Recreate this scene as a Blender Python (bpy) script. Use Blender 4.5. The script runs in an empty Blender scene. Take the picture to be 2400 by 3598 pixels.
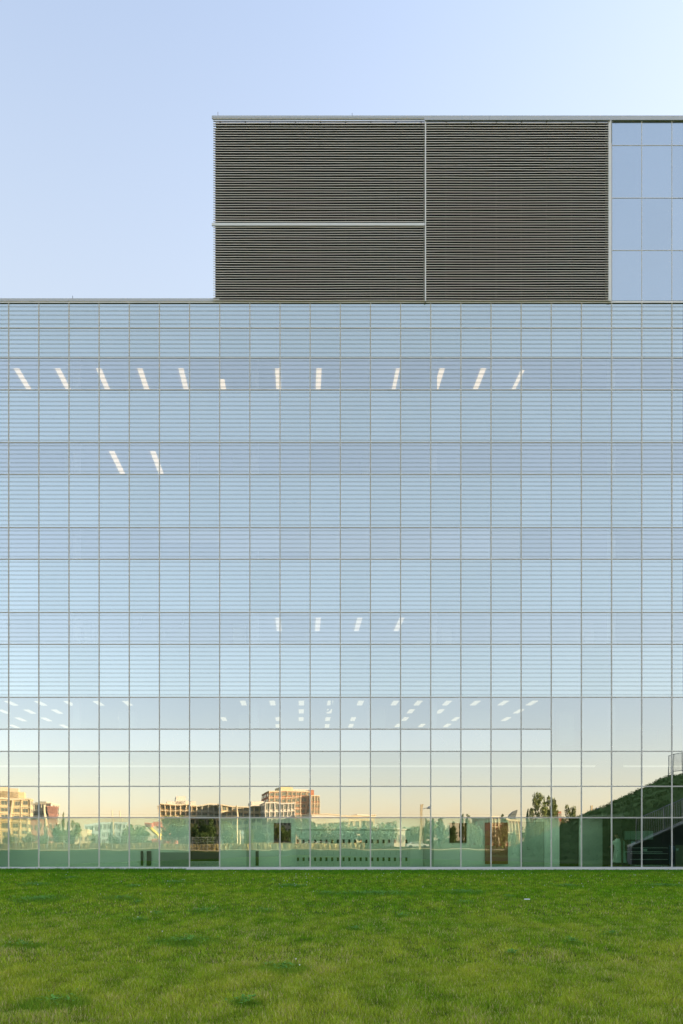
import bpy, math, random
import numpy as np
from mathutils import Vector, Matrix
random.seed(7); rng = np.random.default_rng(7)
R = math.radians
D = 36.2            # camera to facade, m
FP = 2400.0         # focal length in photo pixels
EYE = 1.54
SC = bpy.context.scene
COL = SC.collection

# ---------------------------------------------------------------- camera
cam = bpy.data.cameras.new("camera"); camo = bpy.data.objects.new("camera", cam); COL.objects.link(camo)
cam.sensor_fit = 'HORIZONTAL'; cam.sensor_width = 24; cam.lens = 24
cam.shift_x = 150/2400; cam.shift_y = (2955-1799)/2400
cam.clip_start = .1; cam.clip_end = 9000
camo.location = (0, -D, EYE); camo.rotation_euler = (R(90), 0, 0)
SC.camera = camo

# ---------------------------------------------------------------- light
SUN_EL, SUN_AZ = 11.0, 71.0       # azimuth measured from +Y towards +X
world = bpy.data.worlds.new("World"); SC.world = world; world.use_nodes = True
wn = world.node_tree; wn.nodes.clear()
sky = wn.nodes.new('ShaderNodeTexSky'); sky.sky_type = 'NISHITA'; sky.sun_disc = False
sky.sun_elevation = R(SUN_EL); sky.sun_rotation = R(SUN_AZ)
sky.altitude = 50; sky.air_density = 1.0; sky.dust_density = .8; sky.ozone_density = 1.6
bg = wn.nodes.new('ShaderNodeBackground'); bg.inputs[1].default_value = 0.15
wo = wn.nodes.new('ShaderNodeOutputWorld')
wb = wn.nodes.new('ShaderNodeVectorMath'); wb.operation = 'MULTIPLY'; wb.inputs[1].default_value = (1.38, 1.055, .915)   # camera white balance
wn.links.new(sky.outputs[0], wb.inputs[0])
# thin milky haze over the whole sky, thicker towards the horizon, same in every direction
wt = wn.nodes.new('ShaderNodeTexCoord'); wsx = wn.nodes.new('ShaderNodeSeparateXYZ')
hc = wn.nodes.new('ShaderNodeMapRange'); hc.inputs[1].default_value = .60; hc.inputs[2].default_value = .80; hc.inputs[3].default_value = .52; hc.inputs[4].default_value = .10
cr = wn.nodes.new('ShaderNodeValToRGB')
cr.color_ramp.elements[0].position = 0; cr.color_ramp.elements[0].color = (1.03, .93, .84, 1)
cr.color_ramp.elements[1].position = .30; cr.color_ramp.elements[1].color = (1.10, 1.20, 1.26, 1)
hm = wn.nodes.new('ShaderNodeMix'); hm.data_type = 'RGBA'
wn.links.new(wt.outputs['Generated'], wsx.inputs[0]); wn.links.new(wsx.outputs[2], hc.inputs[0]); wn.links.new(wsx.outputs[2], cr.inputs[0])
wn.links.new(hc.outputs[0], hm.inputs[0]); wn.links.new(wb.outputs[0], hm.inputs[6]); wn.links.new(cr.outputs[0], hm.inputs[7])
wn.links.new(hm.outputs[2], bg.inputs[0]); wn.links.new(bg.outputs[0], wo.inputs[0])
sl = bpy.data.lights.new("sun", 'SUN'); so = bpy.data.objects.new("sun", sl); COL.objects.link(so)
sl.energy = 3.9; sl.angle = R(.5); sl.color = (1.0, .80, .55)
sd = Vector((math.sin(R(SUN_AZ))*math.cos(R(SUN_EL)), math.cos(R(SUN_AZ))*math.cos(R(SUN_EL)), math.sin(R(SUN_EL))))
so.rotation_euler = sd.to_track_quat('Z', 'Y').to_euler(); so.location = (60, 120, 80)
SC.view_settings.view_transform = 'Standard'; SC.view_settings.look = 'None'
SC.view_settings.exposure = 2.12; SC.view_settings.gamma = 1; SC.view_settings.use_curve_mapping = False
SC.cycles.max_bounces = 12; SC.cycles.transparent_max_bounces = 16; SC.cycles.glossy_bounces = 5
SC.cycles.diffuse_bounces = 4; SC.cycles.caustics_reflective = False; SC.cycles.caustics_refractive = False

# ---------------------------------------------------------------- helpers
def fx(px, z=0.0): return (px-1050)*(D+z)/FP            # photo column -> metres at depth z behind the facade
def fz(py, z=0.0): return EYE-(py-2955)*(D+z)/FP
def RX(px, d): return (px-1050)*d/FP                     # things seen mirrored: d = path length from the camera
def RZ(py, d): return EYE-(py-2955)*d/FP
def RY(d): return -(d-D)

class MB:
    def __init__(s): s.v=[]; s.f=[]; s.m=[]
    def box(s, x0,x1,y0,y1,z0,z1, m=0, M=None):
        b=len(s.v)
        pts=[(x,y,z) for z in (z0,z1) for y in (y0,y1) for x in (x0,x1)]
        if M is not None: pts=[tuple(M@Vector(p)) for p in pts]
        s.v+=pts
        s.f+=[tuple(b+i for i in q) for q in ((0,2,3,1),(4,5,7,6),(0,1,5,4),(2,6,7,3),(0,4,6,2),(1,3,7,5))]
        s.m+=[m]*6; return s
    def quad(s, a,b_,c,d, m=0):
        b=len(s.v); s.v+=[tuple(a),tuple(b_),tuple(c),tuple(d)]; s.f.append((b,b+1,b+2,b+3)); s.m.append(m); return s
    def tube(s, pts, rs, n=8, m=0):
        b=len(s.v); N=len(pts); pts=[Vector(p) for p in pts]
        if not hasattr(rs,'__len__'): rs=[rs]*N
        for i,p in enumerate(pts):
            t=(pts[min(i+1,N-1)]-pts[max(i-1,0)]).normalized()
            u=t.cross(Vector((0,0,1)) if abs(t.z)<.9 else Vector((1,0,0))).normalized(); w=t.cross(u)
            for k in range(n):
                a=2*math.pi*k/n; s.v.append(tuple(p+(u*math.cos(a)+w*math.sin(a))*rs[i]))
        for i in range(N-1):
            for k in range(n):
                k2=(k+1)%n; s.f.append((b+i*n+k,b+i*n+k2,b+(i+1)*n+k2,b+(i+1)*n+k)); s.m.append(m)
        s.f.append(tuple(b+k for k in reversed(range(n)))); s.m.append(m)
        s.f.append(tuple(b+(N-1)*n+k for k in range(n))); s.m.append(m); return s
    def prism(s, outline, axis, a0, a1, m=0):      # outline of 2-D points, extruded along axis
        b=len(s.v); n=len(outline)
        for a in (a0,a1):
            for (p,q) in outline:
                s.v.append({'x':(a,p,q),'y':(p,a,q),'z':(p,q,a)}[axis])
        s.f.append(tuple(b+i for i in range(n))); s.f.append(tuple(b+n+i for i in reversed(range(n)))); s.m+=[m,m]
        for i in range(n):
            j=(i+1)%n; s.f.append((b+i,b+n+i,b+n+j,b+j)); s.m.append(m)
        return s
    def mesh(s, name, mats):
        me=bpy.data.meshes.new(name); me.from_pydata(s.v,[],s.f)
        for mt in (mats if isinstance(mats,(list,tuple)) else [mats]): me.materials.append(mt)
        me.polygons.foreach_set('material_index', s.m); me.update()
        return me
    def build(s, name, mats, parent=None, smooth=False, loc=None):
        me=s.mesh(name, mats)
        if smooth: me.polygons.foreach_set('use_smooth',[True]*len(me.polygons))
        return link(name, me, parent, loc)
def link(name, me, parent=None, loc=None):
    o=bpy.data.objects.new(name, me); COL.objects.link(o)
    if parent: o.parent=parent
    if loc: o.location=loc
    return o
def tag(o, label, cat=None, group=None, kind=None):
    if label: o['label']=label
    if cat: o['category']=cat
    if group: o['group']=group
    if kind: o['kind']=kind
    return o
def empty(name, loc, label=None, cat=None, group=None):
    o=bpy.data.objects.new(name,None); COL.objects.link(o); o.location=loc; o.empty_display_size=.3
    return tag(o,label,cat,group)
def struct(name, mb, mat, label=None): 
    o=mb.build(name, mat); o['kind']='structure'
    if label: o['label']=label
    return o
def copytree(o, parent=None):
    c=o.copy(); COL.objects.link(c)
    if parent is not None: c.parent=parent
    for ch in o.children: copytree(ch, c)
    return c
def smoothen(o): o.data.polygons.foreach_set('use_smooth',[True]*len(o.data.polygons))

# ---------------------------------------------------------------- materials
def mat(name, col, rough=.7, metal=0, noise=0, scale=5, spec=.5, emit=None, es=0, bump=0, stretch=(1,1,1), col2=None):
    m=bpy.data.materials.new(name); m.use_nodes=True; nt=m.node_tree; b=nt.nodes['Principled BSDF']
    b.inputs['Base Color'].default_value=(*col,1); b.inputs['Roughness'].default_value=rough
    b.inputs['Metallic'].default_value=metal; b.inputs['Specular IOR Level'].default_value=spec
    if emit: b.inputs['Emission Color'].default_value=(*emit,1); b.inputs['Emission Strength'].default_value=es
    if noise or bump or col2:
        tc=nt.nodes.new('ShaderNodeTexCoord'); mp=nt.nodes.new('ShaderNodeMapping'); mp.inputs['Scale'].default_value=stretch
        nz=nt.nodes.new('ShaderNodeTexNoise'); nz.inputs['Scale'].default_value=scale; nz.inputs['Detail'].default_value=6
        nt.links.new(tc.outputs['Object'],mp.inputs[0]); nt.links.new(mp.outputs[0],nz.inputs[0])
        oi=nt.nodes.new('ShaderNodeObjectInfo')
        cr=nt.nodes.new('ShaderNodeMix'); cr.data_type='RGBA'
        c2=col2 or tuple(min(1,c*(1+noise)) for c in col); c1=col if col2 else tuple(c*(1-noise) for c in col)
        cr.inputs[6].default_value=(*c1,1); cr.inputs[7].default_value=(*c2,1)
        nt.links.new(nz.outputs[0],cr.inputs[0]); nt.links.new(cr.outputs[2],b.inputs['Base Color'])
        if bump:
            bp=nt.nodes.new('ShaderNodeBump'); bp.inputs['Strength'].default_value=.6; bp.inputs['Distance'].default_value=bump
            nt.links.new(nz.outputs[0],bp.inputs['Height']); nt.links.new(bp.outputs[0],b.inputs['Normal'])
    return m

def glass(name, tint, refl, rcol, back=None, wav=.0012, wsc=.55):
    """flat facade glass: mirror layer over a tinted see-through (or opaque, back painted) sheet; each pane slightly wavy"""
    m=bpy.data.materials.new(name); m.use_nodes=True; nt=m.node_tree; N=nt.nodes; L=nt.links; N.clear()
    out=N.new('ShaderNodeOutputMaterial'); mix=N.new('ShaderNodeMixShader')
    tc=N.new('ShaderNodeTexCoord'); oi=N.new('ShaderNodeObjectInfo')
    mul=N.new('ShaderNodeVectorMath'); mul.operation='SCALE'; mul.inputs[0].default_value=(91.7,43.1,17.3)
    L.new(oi.outputs['Random'],mul.inputs['Scale'])
    add=N.new('ShaderNodeVectorMath'); L.new(tc.outputs['Object'],add.inputs[0]); L.new(mul.outputs[0],add.inputs[1])
    nz=N.new('ShaderNodeTexNoise'); nz.inputs['Scale'].default_value=wsc; nz.inputs['Detail'].default_value=1.2
    L.new(add.outputs[0],nz.inputs[0])
    bp=N.new('ShaderNodeBump'); bp.inputs['Strength'].default_value=1; bp.inputs['Distance'].default_value=wav
    L.new(nz.outputs[0],bp.inputs['Height'])
    gl=N.new('ShaderNodeBsdfGlossy'); gl.inputs['Roughness'].default_value=0.0; gl.inputs['Color'].default_value=(*rcol,1)
    L.new(bp.outputs[0],gl.inputs['Normal'])
    if back:
        tr=N.new('ShaderNodeBsdfDiffuse'); 
        nb=N.new('ShaderNodeTexNoise'); nb.inputs['Scale'].default_value=.7; L.new(add.outputs[0],nb.inputs[0])
        mc=N.new('ShaderNodeMix'); mc.data_type='RGBA'
        mc.inputs[6].default_value=(*[c*.86 for c in back],1); mc.inputs[7].default_value=(*[c*1.14 for c in back],1)
        L.new(nb.outputs[0],mc.inputs[0]); L.new(mc.outputs[2],tr.inputs[0])
    else:
        tr=N.new('ShaderNodeBsdfTransparent'); tr.inputs[0].default_value=(*tint,1)
    fr=N.new('ShaderNodeFresnel'); fr.inputs[0].default_value=1.5
    ma=N.new('ShaderNodeMath'); ma.operation='MULTIPLY_ADD'; ma.inputs[1].default_value=.9; 
    rv=N.new('ShaderNodeMath'); rv.operation='MULTIPLY_ADD'; rv.inputs[1].default_value=.05; rv.inputs[2].default_value=refl-.025
    L.new(oi.outputs['Random'],rv.inputs[0])
    L.new(fr.outputs[0],ma.inputs[0]); L.new(rv.outputs[0],ma.inputs[2]); ma.use_clamp=True
    L.new(ma.outputs[0],mix.inputs[0]); L.new(tr.outputs[0],mix.inputs[1]); L.new(gl.outputs[0],mix.inputs[2])
    L.new(mix.outputs[0],out.inputs[0]); return m
def clear(name, tint):
    m=bpy.data.materials.new(name); m.use_nodes=True; nt=m.node_tree; nt.nodes.clear()
    out=nt.nodes.new('ShaderNodeOutputMaterial'); tr=nt.nodes.new('ShaderNodeBsdfTransparent'); tr.inputs[0].default_value=(*tint,1)
    nt.links.new(tr.outputs[0],out.inputs[0]); return m

M={}
M['alu']=mat('anodised_aluminium',(.70,.69,.63),.5,0,.10,3)
M['alu_light']=mat('light_aluminium',(.50,.52,.53),.45,0,.08,2)
M['groove']=mat('black_gasket',(.05,.05,.045),.8)
M['white']=mat('white_painted_metal',(.78,.78,.76),.5,0,.05,2)
M['coping']=mat('zinc_coping',(.52,.54,.57),.45,0,.07,1.5)
M['slat']=mat('ceramic_grey_slat',(.50,.57,.53),.5,0,.1,4)
M['lip']=mat('louvre_aluminium',(.84,.78,.68),.5,0,.06,3)
M['under']=mat('louvre_painted_shade',(.028,.025,.018),.7,0,.3,3)  # same metal as the lip, with the shade under the blades put into its colour
M['dark']=mat('dark_backing',(.02,.02,.018),.9)
M['gl_vis']=glass('reflective_glass',(.95,.97,.96),.57,(.90,.97,1.0))
M['gl_low']=glass('lobby_glass',(.62,.70,.66),.47,(.91,.97,1.0),wav=.0034)
M['gl_clear']=glass('green_clear_glass',(.60,.97,.76),.30,(.86,.92,.84),wav=.0030)
M['gl_span']=glass('spandrel_glass',None,.53,(.89,.97,1.0),back=(.24,.32,.33))
M['gl_span_pale']=glass('pale_spandrel_glass',None,.47,(.91,.97,1.0),back=(.34,.35,.35))
M['gl_pent']=glass('penthouse_glass',None,.56,(.84,.93,.99),back=(.16,.21,.30))
M['edge']=clear('glass_edge_clear',(.98,.99,.985))
M['slab']=mat('concrete_slab',(.30,.30,.29),.9)
M['ceil']=mat('ceiling_panel',(.55,.55,.53),.9)
M['iwall']=mat('interior_white_wall',(.74,.76,.72),.8,0,.04,1)
M['iwall2']=mat('interior_grey_wall',(.33,.35,.33),.8,0,.1,2)
M['floor']=mat('interior_floor',(.22,.21,.19),.6); M['palefloor']=mat('pale_lobby_floor',(.62,.61,.58),.5)
M['lamp']=mat('lamp_diffuser',(.9,.9,.85),.5,emit=(1,.70,.36),es=.36)
M['lamp_dim']=mat('dim_lamp_diffuser',(.9,.9,.85),.5,emit=(1,.78,.50),es=.22)
M['cove']=mat('cove_light',(.9,.9,.85),.5,emit=(1,.93,.82),es=.08)
M['blind']=mat('roller_blind_fabric',(.95,.95,.93),.9)
M['column']=mat('white_column',(.90,.92,.90),.6)
M['concrete']=mat('pale_concrete',(.68,.67,.64),.85,0,.12,3,bump=.004)
M['blackp']=mat('black_plastic',(.015,.015,.015),.4)
M['brown']=mat('brown_wood',(.27,.075,.04),.6,0,.25,2,stretch=(1,1,6))
M['door']=mat('grey_green_door',(.38,.42,.39),.6,0,.05,2)
M['locker']=mat('locker_paint',(.62,.64,.60),.45,0,.03,2)
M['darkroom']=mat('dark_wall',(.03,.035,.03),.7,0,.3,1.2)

# ================================================================ GROUND
gm=bpy.data.materials.new('lawn_soil'); gm.use_nodes=True
nt=gm.node_tree; b=nt.nodes['Principled BSDF']; b.inputs['Roughness'].default_value=.95; b.inputs['Specular IOR Level'].default_value=.1
tc=nt.nodes.new('ShaderNodeTexCoord'); n1=nt.nodes.new('ShaderNodeTexNoise'); n1.inputs['Scale'].default_value=.35; n1.inputs['Detail'].default_value=8
n2=nt.nodes.new('ShaderNodeTexNoise'); n2.inputs['Scale'].default_value=9; n2.inputs['Detail'].default_value=6
nt.links.new(tc.outputs['Object'],n1.inputs[0]); nt.links.new(tc.outputs['Object'],n2.inputs[0])
a1=nt.nodes.new('ShaderNodeMix'); a1.data_type='RGBA'; a1.inputs[6].default_value=(.08,.13,.02,1); a1.inputs[7].default_value=(.13,.15,.035,1)
a2=nt.nodes.new('ShaderNodeMix'); a2.data_type='RGBA'; a2.blend_type='MULTIPLY'; a2.inputs[0].default_value=.6
nt.links.new(n1.outputs[0],a1.inputs[0]); nt.links.new(a1.outputs[2],a2.inputs[6]); nt.links.new(n2.outputs[0],a2.inputs[7]); nt.links.new(a2.outputs[2],b.inputs['Base Color'])
struct('ground', MB().quad((-2500,-3500,0),(2500,-3500,0),(2500,600,0),(-2500,600,0)), gm)

# ================================================================ THE BUILDING
S=FP/D; BAY=105.92/S; X0=fx(30.6)
K0,K1=-4,26                                  # bay boundaries K0..K1
XL,XR=X0+K0*BAY, X0+K1*BAY
ROWS=[1067,1153,1258,1370,1555,1667,1854,1965,2152,2264,2450,2562,2640,2763,2873,3049]
ZR=[fz(p) for p in ROWS]
bld=empty('laboratory_building',(0,0,0),'long glass laboratory building with pale blue mirrored curtain wall facing the lawn','building')
MW=.057
rowtype=['s','s','v','s','v','s','v','s','v','s','l','p','l','l','c']
pane_cache={}
def pane_mesh(h, w, mt, key):
    k=(round(h,3),round(w,3),key)
    if k not in pane_cache:
        mb=MB(); mb.box(-w/2,w/2,0,.024,0,h,1); mb.m[2]=0     # face index 2 is the outer (-Y) face
        pane_cache[k]=mb.mesh('pane',[mt,M['edge'] if key in 'vlc' else M['dark']])
    return pane_cache[k]
slat_cache={}
def slat_mesh(h,w):
    k=round(h,2)
    if k not in slat_cache:
        mb=MB(); z=h-.10
        while z>.05:
            mb.box(-w/2,w/2,-.007,-.001,z-.011,z); mb.box(-w/2,w/2,-.007,-.001,z-.058,z-.049); z-=15.13/S
        slat_cache[k]=mb.mesh('frit_lines',M['slat'])
    return slat_cache[k]
MK={'s':'gl_span','v':'gl_vis','l':'gl_low','p':'gl_span_pale','c':'gl_clear'}
for r,(t) in enumerate(rowtype):
    for k in range(K0,K1):
        zt,zb=ZR[r],ZR[r+1]
        big=k>=18
        if big and r==11: continue
        tt=t
        if big and r==10: zb=ZR[12]; tt='l'
        h=zt-zb-MW; w=BAY-MW
        o=link('spandrel_panel' if tt in 'sp' else 'window_pane', pane_mesh(h,w,M[MK[tt]],tt), bld, (X0+(k+.5)*BAY,0,zb+MW/2))
        o.rotation_euler=(random.gauss(0,.0004),0,random.gauss(0,.0006))
        if r<10:
            s=link('frit_lines', slat_mesh(h,w), o); s['kind']='stuff'
# mullions and transoms, each a pair of fins with a gasket between
mu=MB(); ztop,zbot=ZR[0],ZR[-1]
mu.box(-.030,-.007,-.022,.03,zbot,ztop,0); mu.box(.007,.030,-.022,.03,zbot,ztop,0); mu.box(-.007,.007,-.008,.03,zbot,ztop,1)
mum=mu.mesh('mullion',[M['alu'],M['groove']])
for k in range(K0,K1+1): link('mullion',mum,bld,(X0+k*BAY,0,0))
def transom(py,xa,xb):
    z=fz(py); mb=MB()
    mb.box(xa,xb,-.019,.029,z-.029,z-.007,0); mb.box(xa,xb,-.019,.029,z+.007,z+.029,0); mb.box(xa,xb,-.006,.029,z-.007,z+.007,1)
    mb.build('transom',[M['alu'],M['groove']],bld)
for r in range(1,15):
    transom(ROWS[r],XL,XR if r!=11 else X0+18*BAY)
# base plinth, parapet trims, copings
MB().box(XL,XR,-.14,.05,-.3,fz(3049,-.14)-.005).build('plinth',M['concrete'],bld)
MB().box(XL,XR,-.035,.05,fz(3052),fz(3046)).build('sill_trim',M['alu_light'],bld)
MB().box(XL,XR,-.045,.4,fz(1066),fz(1059.5)).build('white_trim',M['white'],bld)
MB().box(XL,XR,-.03,.4,fz(1059.5),fz(1057.5)).build('shadow_gap',M['groove'],bld)
xj=fx(771)
seg=[XL,fx(31),fx(242),fx(453),fx(664),xj]
for a,b_ in zip(seg[:-1],seg[1:]):
    MB().box(a+.004,b_-.004,-.07,.6,fz(1057.5,-.07),fz(1048,-.07)).build('coping',M['coping'],bld)
# structure
MB().box(XL,XR,.6,24,fz(1066)-.7,fz(1066)-.05).build('roof_deck',M['slab'],bld)
LEV=[(24.75,27.75),(20.25,23.25),(15.75,18.75),(11.25,14.25),(6.6,9.54),(0.0,6.12)]
for i,(f,c) in enumerate(LEV):
    top=LEV[i-1][0] if i else fz(1066)-.72
    MB().box(XL,XR,.16,18,c+.03,top-.01).build('floor_slab',M['slab'],bld)
    MB().box(XL,XR,.17,18,c,c+.02).build('ceiling',M['ceil'],bld)
    MB().box(XL,XR,.17,18,top,top+.015).build('floor_finish',M['floor'],bld) if i else None
    MB().box(XL,XR,13.0,13.2,f+.02,c-.005).build('partition_wall',M['iwall'],bld)
MB().box(XL,XR,.17,18,-.05,.03).build('floor_finish',M['palefloor'],bld)
MB().box(XL,XR,18,18.3,-.2,fz(1066)).build('rear_wall',M['slab'],bld)
for xs in (XL,XR-.3):
    MB().box(xs,xs+.3,.2,18,-.2,fz(1066)).build('end_wall',M['slab'],bld)
# columns behind the glass
for (f,c) in LEV[:5]:
    for q in (-1,0,1,2,3,4):
        x=fx(270+626*q,.9)
        if XL<x<XR: MB().tube([(x,.9,f+.02),(x,.9,c-.01)],.21,16).build('column',M['column'],bld,True)
ztp_=fz(405.6)
# unseen wings past the frame, length and right height shaped to shade the lawn
wg=MB().box(-75,XL-.02,.0,24,-.2,fz(1066)); wg.build('shading_wing',M['gl_span'],bld)
wg=MB().box(XR+.02,240,.0,24,-.2,ztp_); wg.build('shading_wing',M['gl_span'],bld)
gr=MB()
for k in list(range(-37,K0))+list(range(K1+1,157)):
    x=X0+k*BAY
    if -75<x<240: gr.box(x-.03,x+.03,-.025,-.001,0,fz(1066))
for p in ROWS:
    gr.box(-75,XL-.03,-.022,-.003,fz(p)-.03,fz(p)+.03); gr.box(XR+.03,240,-.022,-.003,fz(p)-.03,fz(p)+.03)
o=gr.build('mullion_grid',M['alu'],bld); o['kind']='stuff'

# ---- penthouse: louvre screen, frame, glass
pX0,pXm,pX1=fx(749,-.12),fx(1495,-.12),fx(2138,-.12)
ztp=fz(407,-.2)
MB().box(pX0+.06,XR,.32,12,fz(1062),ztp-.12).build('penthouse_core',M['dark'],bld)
MB().box(pX0+.1,XR+.5,.1,13,ztp-.1,ztp-.02).build('penthouse_roof',M['slab'],bld)
def blade_mesh(w,seed,left):
    r=random.Random(seed); mb=MB(); n=10
    ph=r.uniform(0,6); am=r.uniform(.002,.007)
    # profile in (y,z): pale vertical lip then a blade sloping up and in, painted dark as if shaded
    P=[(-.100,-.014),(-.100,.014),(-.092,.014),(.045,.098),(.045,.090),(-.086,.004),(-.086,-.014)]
    for i in range(n+1):
        x=w*i/n; dz=am*math.sin(ph+i*.9)+r.gauss(0,.0012)
        for (y,z) in P: mb.v.append((x,y,z+dz))
    L=len(P)
    for i in range(n):
        for k in range(L):
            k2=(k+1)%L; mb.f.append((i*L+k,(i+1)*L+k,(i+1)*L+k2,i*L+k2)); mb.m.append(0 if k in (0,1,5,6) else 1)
    mb.f.append(tuple(range(L))); mb.m.append(0); mb.f.append(tuple(n*L+k for k in reversed(range(L)))); mb.m.append(0)
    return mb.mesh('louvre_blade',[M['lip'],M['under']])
def louvres(xa,xb,pa,pb):
    ms=[blade_mesh(xb-xa,s,0) for s in range(6)]
    n=round((pb-pa)/8.65)
    for i in range(n):
        z=fz(pa+(i+.6)*(pb-pa)/n,-.12)
        link('louvre_blade',ms[random.randrange(6)],bld,(xa,-.02,z))
louvres(pX0,pXm-.03,419,782); louvres(pX0,pXm-.03,793,1058); louvres(pXm+.03,pX1,427,1058)
x=pX0+.35
while x<pX1-.1:
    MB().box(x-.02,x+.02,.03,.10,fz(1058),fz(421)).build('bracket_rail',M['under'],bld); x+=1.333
# trims
def trimbar(name,xa,xb,pa,pb,y0=-.16,m='coping'): MB().box(xa,xb,y0,y0+.055,fz(pb,y0),fz(pa,y0)).build(name,M[m],bld)
sg=[pX0-.07,fx(960),fx(1135),fx(1315),pXm-.05]
for a,b_ in zip(sg[:-1],sg[1:]): trimbar('penthouse_coping',a+.003,b_-.003,405.6,414,-.17)
trimbar('drip_edge',pX0-.03,pXm-.05,415,418,-.15,'white')
trimbar('louvre_ledge',pX0-.07,pXm-.04,783,792,-.17,'white')
sg=[pXm-.05,fx(1716),fx(1928),fx(2140),fx(2362),XR+.5]
for a,b_ in zip(sg[:-1],sg[1:]): trimbar('penthouse_coping',a+.003,b_-.003,405.6,421,-.20 if a<fx(2130) else -.085)
trimbar('drip_edge',pXm,pX1,421.5,425,-.13,'alu_light')
MB().box(pXm-.028,pXm+.028,-.15,.3,fz(1057,-.15),fz(421.2,-.15)).build('divider_post',M['white'],bld)
MB().box(pX1+.005,pX1+.15,-.13,.3,fz(1057,-.13),fz(421.3,-.13)).build('corner_post',M['white'],bld)
MB().box(pX1+.16,pX1+.225,-.06,.3,fz(1060),fz(421.3)).build('corner_post',M['alu_light'],bld)
MB().box(pX1+.165,pX1+.20,-.08,-.061,fz(508),fz(424)).build('dark_slot',M['groove'],bld)
MB().box(pX1+.226,XR,-.05,.3,fz(427),fz(412)).build('glass_head_trim',M['white'],bld)
PR=[427,511,696,880,1066]
for r in range(4):
    zt,zb=fz(PR[r]),fz(PR[r+1])
    xs=[pX1+.23]+[X0+k*BAY for k in range(21,K1+1)]
    for a,b_ in zip(xs[:-1],xs[1:]):
        o=link('penthouse_pane', pane_mesh(zt-zb-.03,b_-a-.03,M['gl_pent'],'p'), bld, ((a+b_)/2,0,zb+.015))
        o.rotation_euler=(random.gauss(0,.0004),0,random.gauss(0,.0005))
    if r: MB().box(pX1+.23,XR,-.012,.02,zt-.016,zt+.016).build('penthouse_transom',M['alu'],bld)
for k in range(21,K1+1):
    x=X0+k*BAY; MB().box(x-.016,x+.016,-.014,.02,fz(1064),fz(427)).build('penthouse_mullion',M['alu'],bld)
# lightning rods: things on the parapets
for i,(px,pt,pb,lab) in enumerate([(765,387,406,'thin lightning rod at the left end of the penthouse roof edge'),(1238,391,406,'thin lightning rod midway along the roof edge over the louvres'),
      (1725,400,406,'short lightning rod on the coping over the wide right louvre panel'),(2215,399,406,'short lightning rod above the blue penthouse glass'),(253,1035,1049,'thin lightning rod on the lower left parapet')]):
    o=MB().tube([(0,0,0),(0,0,fz(pt)-fz(pb)+.02)],.012,6).box(-.04,.04,-.04,.04,-.012,.012).build('lightning_rod',M['groove'])
    o.location=(fx(px),.1,fz(pb)-.01); tag(o,lab,'lightning rod','lightning rods along the roof edges')

# ---- lamps on the ceilings behind the glass
lamp_me={}
def lamp(px,py,c,L,w=.28):
    """strip whose near end shows at (px,py) on a ceiling at height c"""
    z=FP*(c-EYE)/(2955-py)-D; x=fx(px,z)
    k=(L,w,c<15)
    if k not in lamp_me:
        lamp_me[k]=(MB().box(0,w,0,L,-.03,0).mesh('ceiling_light',M['lamp_dim' if c<15 else 'lamp']))
    return x,z,k
LG={}
def place_lamps(lst,c,L,where,w=.28):
    for n,(px,py) in enumerate(lst):
        x,z,k=lamp(px,py,c,L,w)
        o=link('ceiling_light',lamp_me[k],bld,(x,z,c-.004))
place_lamps([(49+144.5*i,1294) for i in range(5)]+[(967,1294),(1112,1294)]+[(1545,1294),(1690,1294)],27.75,2.4,'top')
place_lamps([(771,1332)],27.75,2.4,'top')
place_lamps([(1392,1294),(1830,1300)],27.75,2.4,'top',.2)
place_lamps([(384,1585),(528,1585)],23.25,2.4,'third')
place_lamps([(968,2170),(1110,2170),(1256,2170),(1404,2170)],14.25,2.4,'second')
place_lamps([(15,2463),(120,2463),(223,2463),(327,2463),(430,2463),(843,2462),(947,2462),(1050,2462),(1152,2462),(1260,2462),(1383,2462),(1466,2462),(1569,2462),(1670,2462),(1770,2462),(1872,2462)],9.54,1.2,'a',.30)
place_lamps([(-10,2493),(83,2493),(180,2493),(1050,2492),(1150,2492),(1440,2492),(1545,2492),(1825,2492)],9.54,1.2,'b',.30)
place_lamps([(52,2521),(143,2521),(413,2521),(775,2520),(968,2520),(1050,2520),(1145,2520),(1235,2520),(1420,2520),(1600,2520),(1780,2520)],9.54,1.2,'c',.30)
place_lamps([(28,2546),(208,2546),(968,2545),(1143,2545),(1228,2544),(1395,2543),(1480,2543),(1570,2543)],9.54,1.2,'d',.30)
MB().box(XL+.5,XR-.5,3.5,3.75,5.86,5.92).build('cove_light',M['cove'],bld)
MB().box(XL+.4,XR-.4,3.4,3.9,5.93,6.11).build('bulkhead',M['iwall'],bld)
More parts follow.
